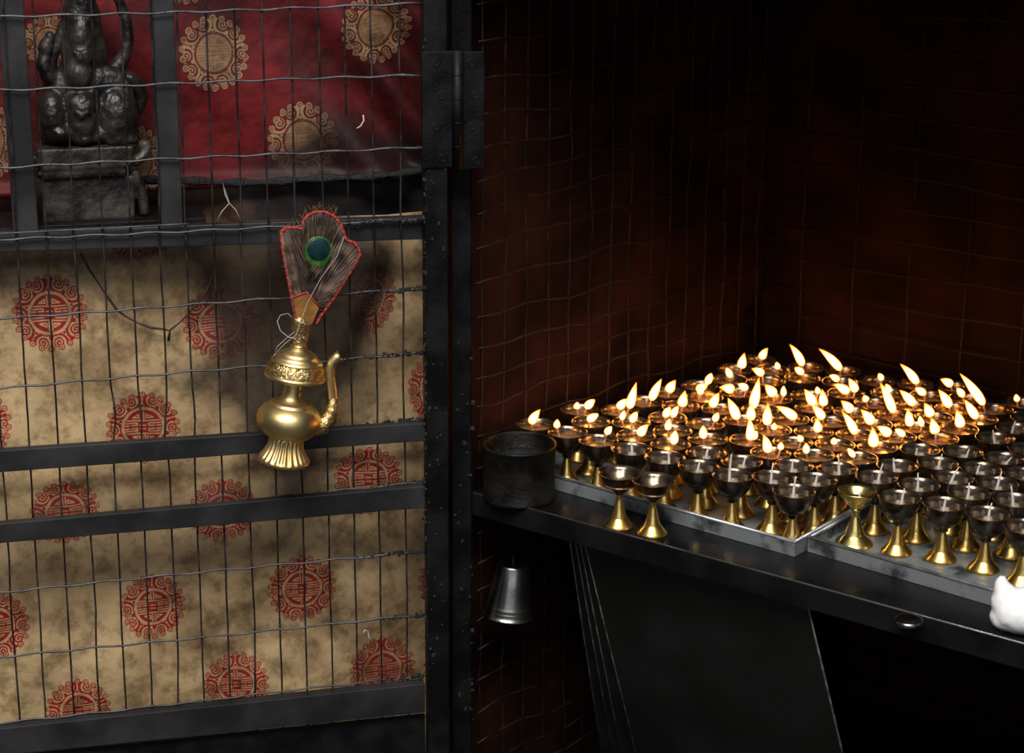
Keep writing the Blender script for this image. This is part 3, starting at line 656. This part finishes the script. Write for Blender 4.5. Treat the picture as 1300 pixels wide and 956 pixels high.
# barbs: fine curved vanes from the quill base out to the edge, three overlapping feathers
def edge_at(f):
    L = [0]
    for a, b in zip(outline, outline[1:]): L.append(L[-1]+math.dist(a, b))
    d = f*L[-1]
    for i in range(len(L)-1):
        if d <= L[i+1]: k = (d-L[i])/(L[i+1]-L[i]); return (outline[i][0]+(outline[i+1][0]-outline[i][0])*k, outline[i][1]+(outline[i+1][1]-outline[i][1])*k)
    return outline[-1]
mb = MB()                                                  # thin dark vane the barbs lie on
nO = 90; ring = [edge_at(i/(nO-1)) for i in range(nO)]; cc = (404, 345)
vv = [D(*cc, FW+.001)]+[D(*p, FW) for p in ring]+[D(*cc, FW-.0012)]+[D(*p, FW-.0012) for p in ring]
fs = [(0, 1+i, 2+i) for i in range(nO-1)]+[(0, nO, 1)]+[(nO+1, nO+3+i, nO+2+i) for i in range(nO-1)]+[(nO+1, nO+2, 2*nO+1)]+[(1+i, nO+2+i, nO+3+i, 2+i) for i in range(nO-1)]+[(nO, 2*nO+1, nO+2, 1)]
mb.add(vv, fs, False); mb.build('vane', noisy('dark_vane', (.014, .009, .008), (.035, .02, .015), 80, (.5, .7)), fan)
mb = MB()
for k in range(230):
    f = .06+.88*(k+.5)/230; e_ = edge_at(f); 
    if f < .36: src = (386-6*rng.uniform(), 385); mid = ((src[0]*.5+e_[0]*.5)+4, (src[1]+e_[1])/2+4)
    elif f < .62: a_ = rng.uniform(0, 1); src = (398+14*rng.uniform(-1, 1)*.6, 350+10*rng.uniform()); mid = ((src[0]+e_[0])/2+(e_[0]-404)*.15, (src[1]+e_[1])/2)
    else: src = (396, 392); mid = ((src[0]+e_[0])/2-5, (src[1]+e_[1])/2-3)
    pts = []
    for t_ in np.linspace(0, .985, 7):
        x = (1-t_)**2*src[0]+2*t_*(1-t_)*mid[0]+t_*t_*e_[0]; y = (1-t_)**2*src[1]+2*t_*(1-t_)*mid[1]+t_*t_*e_[1]
        pts.append(D(x, y, FW+.0022+.0012*math.sin(k*1.7)+.0008*math.sin(t_*7+k)))
    mb.tube(pts, [.00035, .0005, .0006, .0006, .0005, .0004, .0003], 4)
mb.build('barbs', M_feather, fan, kind='stuff')
def disc(x, y, rx, ry, w, m, name, par):
    mb = MB(); mb.ball(D(x, y, w), rx*PXM, ry*PXM, .0014, seg=28, rings=8); return mb.build(name, m, par)
eye = disc(404, 319.5, 16, 18.5, FW+.0034, M_eyeg, 'green_eye', fan); disc(404.5, 317, 13.5, 14, FW+.0042, M_eyeb, 'blue_pupil', eye)
mb = MB()
pts = [D(edge_at(f)[0], edge_at(f)[1], FW+.001+.0005*math.sin(f*300)) for f in np.linspace(.02, .98, 260)]
mb.tube(pts, [.0016+.0004*math.sin(i*2.1) for i in range(260)], 8); mb.build('red_cord_edging', M_redcord, fan)
mb = MB(); P_ = [(372, 378), (389, 372), (405, 391), (396, 412), (378, 412)]
vv = [D(x, y, FW+.0048) for x, y in P_]+[D(x, y, FW+.0035) for x, y in P_]; mb.add(vv, [(0, 1, 2, 3, 4), (9, 8, 7, 6, 5)]+[(i, 5+i, 5+(i+1) % 5, (i+1) % 5) for i in range(5)])
yp = mb.build('ochre_patch', M_yellow, fan); mb = MB(); mb.tube([D(x, y, FW+.005) for x, y in [(372, 378), (381, 374), (389, 371), (398, 381), (406, 390)]], .0011, 8); mb.build('patch_binding', M_redcord, yp)
mb = MB()
for k in range(60):
    f = rng.uniform(.2, .56); e_ = edge_at(f); a_ = math.radians(rng.uniform(40, 140)); L_ = rng.uniform(5, 15)
    p0 = D(*e_, FW); p2 = D(e_[0]+L_*math.cos(a_), e_[1]-L_*math.sin(a_), FW+rng.uniform(-.004, .006)); pm = (p0+p2)/2+U3*rng.normal(0, .001)
    mb.tube([p0, pm, p2], [.0003, .00022, .0001], 4)
mb.build('fuzz', noisy('ginger_fuzz', (.30, .14, .05), (.18, .09, .04), 60, (.7, .9)), fan, kind='stuff')
mb = MB(); pts = [(437, 300), (428, 325), (408, 352), (390, 385), (376, 425), (362, 436), (352, 446), (347, 452), (352, 440), (365, 428), (376, 420)]
mb.tube([D(x, y, FW+.010 if i < 6 else FW+.002) for i, (x, y) in enumerate(pts)], .0003, 5)
mb.tube([D(376, 430, VW+.018), D(366, 428, VW+.010), D(356, 420, .010), D(352, 408, .002), D(356, 400, -.006), D(366, 398, -.004), D(376, 410, VW*.5), D(386, 430, VW+.012)], .0004, 5)
o = mb.build('tie_thread', M_thread, None); o['label'] = 'thin pale thread tying the brass ewer and feathers to the mesh'; o['category'] = 'thread'

# ------------------------------------------------------------------ cord loop and stray threads on the hangings
mb = MB(); pts = [(103, 322), (112, 340), (124, 358), (136, 376), (148, 393), (160, 402), (175, 410), (192, 416), (208, 418), (216, 420), (214, 432), (216, 419), (230, 408), (244, 392), (262, 370), (272, 345), (277, 318)]
mb.tube([D(x, y, -.060+.002*math.sin(i)) for i, (x, y) in enumerate(pts)], [.0013+.0004*math.sin(i*2) for i in range(len(pts))], 7)
o = mb.build('dark_cord', M_cord, None); o['label'] = 'dark greasy cord hanging in a loop on the beige brocade'; o['category'] = 'cord'
for pts, w, r, lab in (([(453, 163), (458, 160), (462, 153), (461, 146)], -.110, .0009, 'short curved white thread on the crimson brocade near the hinge'),
                  ([(276, 279), (282, 268), (291, 258), (286, 248), (283, 232), (291, 258), (299, 266), (306, 280)], -.080, .0005, 'frayed pale thread hanging above the top rail'),
                  ([(461, 805), (463, 800), (467, 801), (468, 808), (472, 815)], -.068, .0009, 'small hooked white pin stuck low in the beige brocade')):
    mb = MB(); mb.tube([D(x, y, w) for x, y in pts], r, 6); o = mb.build('white_pin' if 'pin' in lab else 'loose_thread', M_thread, None); o['label'] = lab; o['category'] = 'pin' if 'pin' in lab else 'thread'

# ------------------------------------------------------------------ shelf
def fe(e): return .027+.028*e
sh = empty('steel_shelf', tuple(S(.3, .1, -.03)), 'black greasy steel shelf carrying the trays of butter lamps', 'shelf')
mb = MB(); A_, B_ = -.035, RE-.005
def quad(pts, z0, z1): mb.hexa([S(*p, z0) for p in pts]+[S(*p, z1) for p in pts])
quad([(A_, fe(A_)), (B_, fe(B_)), (B_, BN-.012), (wall_e(BN)+.006, BN-.012)], -.004, 0); mb.build('plate', M_shelf, sh, .0008)
mb = MB(); quad([(A_, fe(A_)-.0035), (B_, fe(B_)-.0035), (B_, fe(B_)), (A_, fe(A_))], -.027, .0015); mb.build('front_lip', M_lip, sh, .0009)
mb = MB(); mb.tube([S(A_, fe(A_)-.0022, .0018), S(B_, fe(B_)-.0022, .0018)], .0011, 8); mb.build('bright_edge', noisy('edge_worn_steel', (.20, .19, .19), (.10, .10, .10), 40, (.25, .4), .7, .3, 300), sh)
lug = onz(1151, 790, SZ+.001)
mb = MB(); mb.lathe([(.010, -.003), (.0145, -.003), (.0155, -.001), (.0150, .002), (.012, .003), (.008, .0015)], lug+N3*.004, (0, 0, 1), 28); mb.build('round_lug', M_steel, sh)
# lower shelf carrying the leaning sheets, out of sight below
mb = MB(); quad_ = [(-.035, .03), (RE-.005, .05), (RE-.005, BN-.012), (wall_e(BN)+.006, BN-.012)]
mb.hexa([S(*p, -.46) for p in quad_]+[S(*p, -.45) for p in quad_]); o = mb.build('lower_shelf', M_shelf, None, .001); o['label'] = 'black steel lower shelf deep under the lamp shelf'; o['category'] = 'shelf'

# ------------------------------------------------------------------ trays
def tray(corners, label):
    L_ = len(corners); z0, z1, hgt, th = .0005, .0025, .018, .0018
    ce = sum(c[0] for c in corners)/4; cn = sum(c[1] for c in corners)/4
    t_ = empty('metal_tray', tuple(S(ce, cn, 0)), label, 'tray', 'trays under the butter lamps')
    def inn(c, d): return (c[0]+(d if c[0] < ce else -d), c[1]+(d if c[1] < cn else -d))
    mb = MB(); mb.hexa([S(*c, z0) for c in corners]+[S(*c, z1) for c in corners]); mb.build('pan', M_tray, t_)
    mb = MB()
    for i in range(4):
        a, b = corners[i], corners[(i+1) % 4]; ai, bi = inn(a, th), inn(b, th); mb.hexa([S(*a, z1), S(*b, z1), S(*bi, z1), S(*ai, z1), S(*a, hgt-.001), S(*b, hgt-.001), S(*bi, hgt-.001), S(*ai, hgt-.001)])
    mb.build('side_walls', M_tray, t_)
    mb = MB(); P_ = [S(*inn(c, .0015), hgt) for c in corners]
    for i in range(4): mb.tube([P_[i], P_[(i+1) % 4]], .0023, 10)
    for p in P_: mb.ball(p, .0023, .0023, .0023, seg=10, rings=6)
    mb.build('rolled_rim', M_rim, t_)
    return t_
tray([(-.030, .1005), (.3905, .1005), (.3905, .636), (.016, .636)], 'grey metal tray left of the corner gap, holding lit and unlit lamps')
tray([(.3935, .124), (.86, .108), (.86, .636), (.3935, .636)], 'grey metal tray on the right with mostly unlit lamps')

# ------------------------------------------------------------------ butter lamps
LR, LH = .0250, .068
def lamp_meshes(kind):
    m = {}
    foot = MB(); kf = 1.24 if kind == 2 else 1.
    pf = [(.0178, 0), (.0182, .0015), (.0172, .0035), (.0150, .0060), (.0118, .0100), (.0102, .0120), (.0098, .0128), (.0078, .0190), (.0060, .0260), (.0046, .0315), (.0036, .0350), (.0034, .0385), (.0042, .0405), (.0034, .0420), (.0046, .0445)]
    foot.lathe([(a*kf, b) for a, b in pf], seg=32); m['foot'] = foot.mesh('foot')
    bowl = MB()
    if kind == 2: pb = [(.0035, .0400), (.0045, .0440), (.0080, .0480), (.0150, .0545), (.0210, .0625), (.0225, .0668), (.0215, .0672), (.0195, .0630), (.0140, .0565), (.0070, .0505), (.0015, .0490)]
    else: pb = [(.0046, .0345), (.0062, .0358), (.0060, .0385), (.0085, .0405), (.0140, .0440), (.0185, .0495), (.0218, .0560), (.0238, .0625), (.0250, .0672), (.0252, .0680), (.0248, .0686), (.0238, .0682), (.0224, .0625), (.0203, .0565), (.0172, .0515), (.0125, .0482), (.0070, .0470), (.0015, .0467)]
    if kind == 3: pb = [(.0038, .0400), (.0045, .0425), (.0080, .0455), (.0125, .0490), (.0170, .0535), (.0208, .0590), (.0240, .0645), (.0262, .0675), (.0266, .0682), (.0262, .0688), (.0250, .0684), (.0226, .0640), (.0195, .0585), (.0152, .0535), (.0108, .0500), (.0060, .0482), (.0015, .0478)]
    bowl.lathe(pb, seg=40); me = bowl.mesh('bowl'); m['bowl'] = me
    rim = max(range(len(pb)), key=lambda q: pb[q][1])
    inn_ = [1 if (rim <= q < len(pb)-1) else 0 for q in range(len(pb)-1) for _ in range(40)]+[0, 1]
    m['inner'] = inn_
    return m
LM = {0: lamp_meshes(0), 2: lamp_meshes(2), 3: lamp_meshes(3)}
LM[0]['foot'].materials.append(M_brass); LM[0]['bowl'].materials.append(M_bowl)
LM[2]['foot'].materials.append(M_polish); LM[2]['bowl'].materials.append(M_polish); LM[3]['foot'].materials.append(M_brass); LM[3]['bowl'].materials.append(M_bowl2)
for k_ in (0, 3):
    LM[k_]['bowl'].materials.append(M_inner); LM[k_]['bowl'].polygons.foreach_set('material_index', LM[k_]['inner'])
def oil_mesh(level):
    r = {.0620: .0219, .0570: .0200, .0540: .0184}[level]; o_ = MB(); o_.lathe([(r-.0008, level-.002), (r, level), (r*.5, level-.0001), (.0005, level-.0001)], seg=32); me = o_.mesh('melted_butter'); me.materials.append(M_oil); return me
OIL = {k: oil_mesh(k) for k in (.0620, .0570, .0540)}
def curve3(a, b, bend, k=7):
    a, b, bend = map(np.array, (a, b, bend)); return [(1-t_)**2*a+2*t_*(1-t_)*((a+b)/2+bend)+t_*t_*b for t_ in np.linspace(0, 1, k)]
def ordinal(i):
    w = ['first', 'second', 'third', 'fourth', 'fifth', 'sixth', 'seventh', 'eighth', 'ninth', 'tenth', 'eleventh', 'twelfth', 'thirteenth', 'fourteenth', 'fifteenth', 'sixteenth']; return w[i]
rows = {}
for i, L in enumerate(LAMPS): rows.setdefault(int((L[1]-.03)/.052), []).append(i)
rk = sorted(rows); where = {}
for ri, k in enumerate(rk):
    r_ = sorted(rows[k], key=lambda i: LAMPS[i][0])
    for j, i in enumerate(r_): where[i] = (ordinal(ri), ordinal(j))
def add_child(name, me, par, loc=(0, 0, 0)):
    o = bpy.data.objects.new(name, me); C.objects.link(o); o.parent = par; o.location = loc; return o
def flame_mesh(base, tip, size):
    base, tip = np.array(base), np.array(tip); v = tip-base; L_ = np.linalg.norm(v)
    side = cX*1.0; bend = Z3*(.10*L_) if abs(v@cX) > .4*L_ else np.zeros(3)
    bend = bend + side*rng.normal(0, .05)*L_
    R0 = min(.0062, max(.0042, .34*L_)) * size
    N_ = 22; pts = curve3(base-v/L_*R0*.35, tip, bend, N_); f_ = MB(); ts = np.linspace(0, 1, N_)
    p_ = .55 if L_ > .016 else .72                          # tall flames taper to a point, small ones stay round
    rad = [R0*max(.02, math.sin(math.pi*t_**p_)**(.85 if L_ > .016 else .7)) for t_ in ts]
    f_.tube(pts, rad, 16); me = f_.mesh('flame'); me.materials.append(M_flame)
    at = me.attributes.new('core_warmth', 'FLOAT', 'POINT'); hv = [1.-(.62 if L_ > .016 else .25)*max(0, (t_-.45)/.55)**1.4 for t_ in ts for _ in range(16)]
    at.data.foreach_set('value', hv); return me
for i, L in enumerate(LAMPS):
    e, n, kind = L[:3]; z = 0.0 if n < .09 and e < .36 else .0025
    base = S(e, n, z); tray_w = 'shelf edge'
    row, col = where[i]; lit = kind == 1
    dpt = (base+Z3*.068-CAM)@cf; k = dpt/F
    if lit:
        fl = L[3]; bx, by, tx, ty = fl[0]; hL = (by-ty); dx = tx-bx
        desc = ('twin-flamed' if len(fl) > 1 else ('tall left-leaning flame' if dx < -6 and hL > 16 else 'left-leaning flame' if dx < -4 else 'tall right-leaning flame' if dx > 6 and hL > 16 else 'right-leaning flame' if dx > 4 else 'tall upright flame' if hL > 16 else 'small upright flame'))
        if 'twin' in desc: label = 'twin-flamed brass butter lamp, %s row from the shelf edge, %s from left' % (row, col)
        else: label = 'lit butter lamp, %s, %s row from shelf edge, %s from left' % (desc, row, col)
    elif L[3] is None:
        label = 'unlit wickless brass butter lamp on bare shelf, %s of the front pair' % ('left' if e < .2 else 'right')
    elif kind == 2: label = 'bright polished unlit brass lamp with a wide flared cup by the tray corner'
    else: label = 'unlit butter lamp with pale wick, %s row from shelf edge, %s from left' % (row, col)
    lamp = empty('butter_lamp', tuple(base), label, 'butter lamp', 'butter lamps on the steel shelf')
    lamp.rotation_euler = (0, 0, 0)
    src = LM[2 if kind == 2 else 3 if L[3] is None else 0]
    add_child('foot', src['foot'], lamp); bowl = add_child('bowl', src['bowl'], lamp)
    lv = .0620 if lit else (.0540 if L[3] is None else .0570)
    if kind == 2: lv = .0570
    oo = add_child('melted_butter', OIL[lv], bowl)
    if kind == 2: oo.scale = (.68, .68, 1)
    if lit:
        for q, (bx, by, tx, ty) in enumerate(L[3]):
            r = ray(bx, by); P = CAM+r*((base[2]+LH+.007)-CAM[2])/r[2]; off = (P-base)*np.array([1, 1, 0]); d_ = np.linalg.norm(off)
            lim = .0135
            if d_ > lim: off = off*lim/d_
            if len(L[3]) > 1 and q == 1 and np.linalg.norm(off-prev) < .009: off = off+cX*.010*np.array([1, 1, 0])
            prev = off
            fb = off+Z3*(LH+.006); v_ = cX*(tx-bx)*k-cU*(ty-by)*k
            wk = MB(); wk.tube(curve3(off*.7+Z3*(lv-.002), fb, (0, 0, 0), 5), [.0016, .0015, .0013, .0012, .0010], 8); me = wk.mesh('wick'); me.materials.append(M_wickl); add_child('wick', me, lamp)
            add_child('flame', flame_mesh(fb, fb+v_, rng.uniform(.92, 1.12)), lamp)
    elif L[3] is not None:
        dx, dy = L[3]; wb_ = np.array([rng.normal(0, .002), rng.normal(0, .002), lv-.003 if kind != 2 else .050]); ht = (-dy)*k*1.05
        if kind == 2: ht = .016
        tipp = wb_+cX*dx*k+Z3*ht
        wk = MB(); wk.tube(curve3(wb_, tipp, cX*(-dx*k*.35+rng.normal(0, .0012)), 8), [.0023, .0021, .0019, .0017, .0015, .0012, .0009, .0006], 9); me = wk.mesh('wick'); me.materials.append(M_wick); add_child('wick', me, lamp)

# ------------------------------------------------------------------ soot-coated tin, hanging tumbler, leaning sheets, cotton
cb = S(.024, .0535, 0.0005); RC = .0445
can = empty('soot_tin', tuple(cb), 'open soot-coated round tin at the left end of the shelf by the post', 'tin')
mb = MB(); mb.lathe([(RC, 0), (RC+.001, .0015), (RC, .003), (RC, .066), (RC+.0012, .0675), (RC+.0012, .0695), (RC-.0008, .0700), (RC-.0016, .068), (RC-.0016, .004), (.001, .004)], cb, seg=56); mb.build('body', M_can, can)
mb = MB(); mb.lathe([(.001, .004), (RC-.003, .004), (RC-.003, .050), (.034, .047), (.015, .043), (.001, .044)], cb, seg=40); mb.build('soot_residue', M_crust, can)
ta = SW(.040, 652, 716); tbm = SW(.040, 645, 782); ax_ = ta-tbm; HT = np.linalg.norm(ax_); ax_ /= HT; kk = ((tbm-CAM)@cf)/F
tum = empty('steel_tumbler', tuple(tbm), 'stainless steel tumbler hanging upside down under the shelf', 'tumbler')
r0, r1 = 31*kk, 20*kk
mb = MB(); mb.lathe([(r0+.0012, 0), (r0+.0016, .001), (r0, .002), (r0-.0015, HT*.10), (r0-.0011, HT*.115), (r0-.0016, HT*.13), (r0-.0020, HT*.18), (r0-.0016, HT*.195), (r0-.0022, HT*.21), (r0-.0028, HT*.26), (r0+(r1-r0)*.62, HT*.6), (r1+.0006, HT*.97), (r1-.0006, HT), (r1-.004, HT+.0005), (.001, HT-.001)], tbm, ax_, 56); mb.build('body', M_steel, tum)
mb = MB(); q = ta; hk = q+Z3*.004
mb.tube([q-ax_*.003, q+Z3*.008, SW(.02, 650, 704), SW(.006, 648, 700)], .0011, 8); mb.build('hanging_wire', M_cagewire, tum)
# stack of sheets leaning under the shelf: their feet are kicked inward on the lower shelf
def lean(px, py, off):
    # plane n = .045+off + (-.03 - z)*.30 in the shelf frame
    r = ray(px, py); A0 = S(0, .052+off, -.03); nn = N3*1.0+Z3*.30; t_ = ((A0-CAM)@nn)/(r@nn); return CAM+r*t_
names = ['front sheet with faint green tint', 'second sheet behind the front one', 'third sheet back', 'rearmost sheet of the stack']
for k, (x0, x1) in enumerate(((748, 785), (740, 771), (733, 762), (725, 750))):
    off = .012*k
    a = lean(x0, 714-5*k, off); b = lean(x1, 866, off); c_ = lean(1025-3*k, 768, off); d = lean(1048-2*k, 866, off)
    def down(p, q, z): t_ = (z-p[2])/(q[2]-p[2]); return p+(q-p)*t_
    zt, zb = SZ-.035-.004*k, SZ-.449
    A, B = down(a, b, zt), down(a, b, zb); C1, D1 = down(c_, d, zt), down(c_, d, zb); th = N3*.0015; zz = Z3*0
    mb = MB(); mb.hexa([B, D1, D1+th, B+th, A, C1, C1+th, A+th])
    eg = MB(); eg.tube([A+th*.5, B+th*.5], .0013, 6); eg.tube([A+th*.5, C1+th*.5], .0013, 6); eg.tube([C1+th*.5, D1+th*.5], .0013, 6)
    o = mb.build('metal_sheet', M_sheet, None, .0004)
    ed = eg.build('pale_edge', M_edge, None); ed.location = Vector(ed.location)-Vector(o.location); ed.parent = o; o['label'] = ['dark greenish metal sheet leaning under the shelf, frontmost of the stack', 'thin dark metal sheet leaning under the shelf, second from the front', 'thin dark metal sheet leaning under the shelf, third from the front', 'thin dark metal sheet leaning under the shelf, rearmost of the stack'][k]
    o['category'] = 'metal sheet'; o['group'] = 'sheets leaning under the shelf'
mb = MB(); cw = onz(1294, 806, SZ)+N3*.012
mb.ball(cw+Z3*.024, .036, .025, .030, seg=20, rings=12); mb.ball(cw-cX*.022+Z3*.034, .016, .020, .016); mb.ball(cw+cX*.02+Z3*.030, .022, .020, .022); mb.ball(cw-cX*.028+Z3*.050, .008, .014, .008); mb.ball(cw-cX*.02+Z3*.016, .018, .014, .018)
o = mb.build('cotton_wad', M_cotton, None); remesh(o, .003, .0015); o['label'] = 'white cotton wool wad lying on the shelf in front of the right tray'; o['category'] = 'cotton wool'
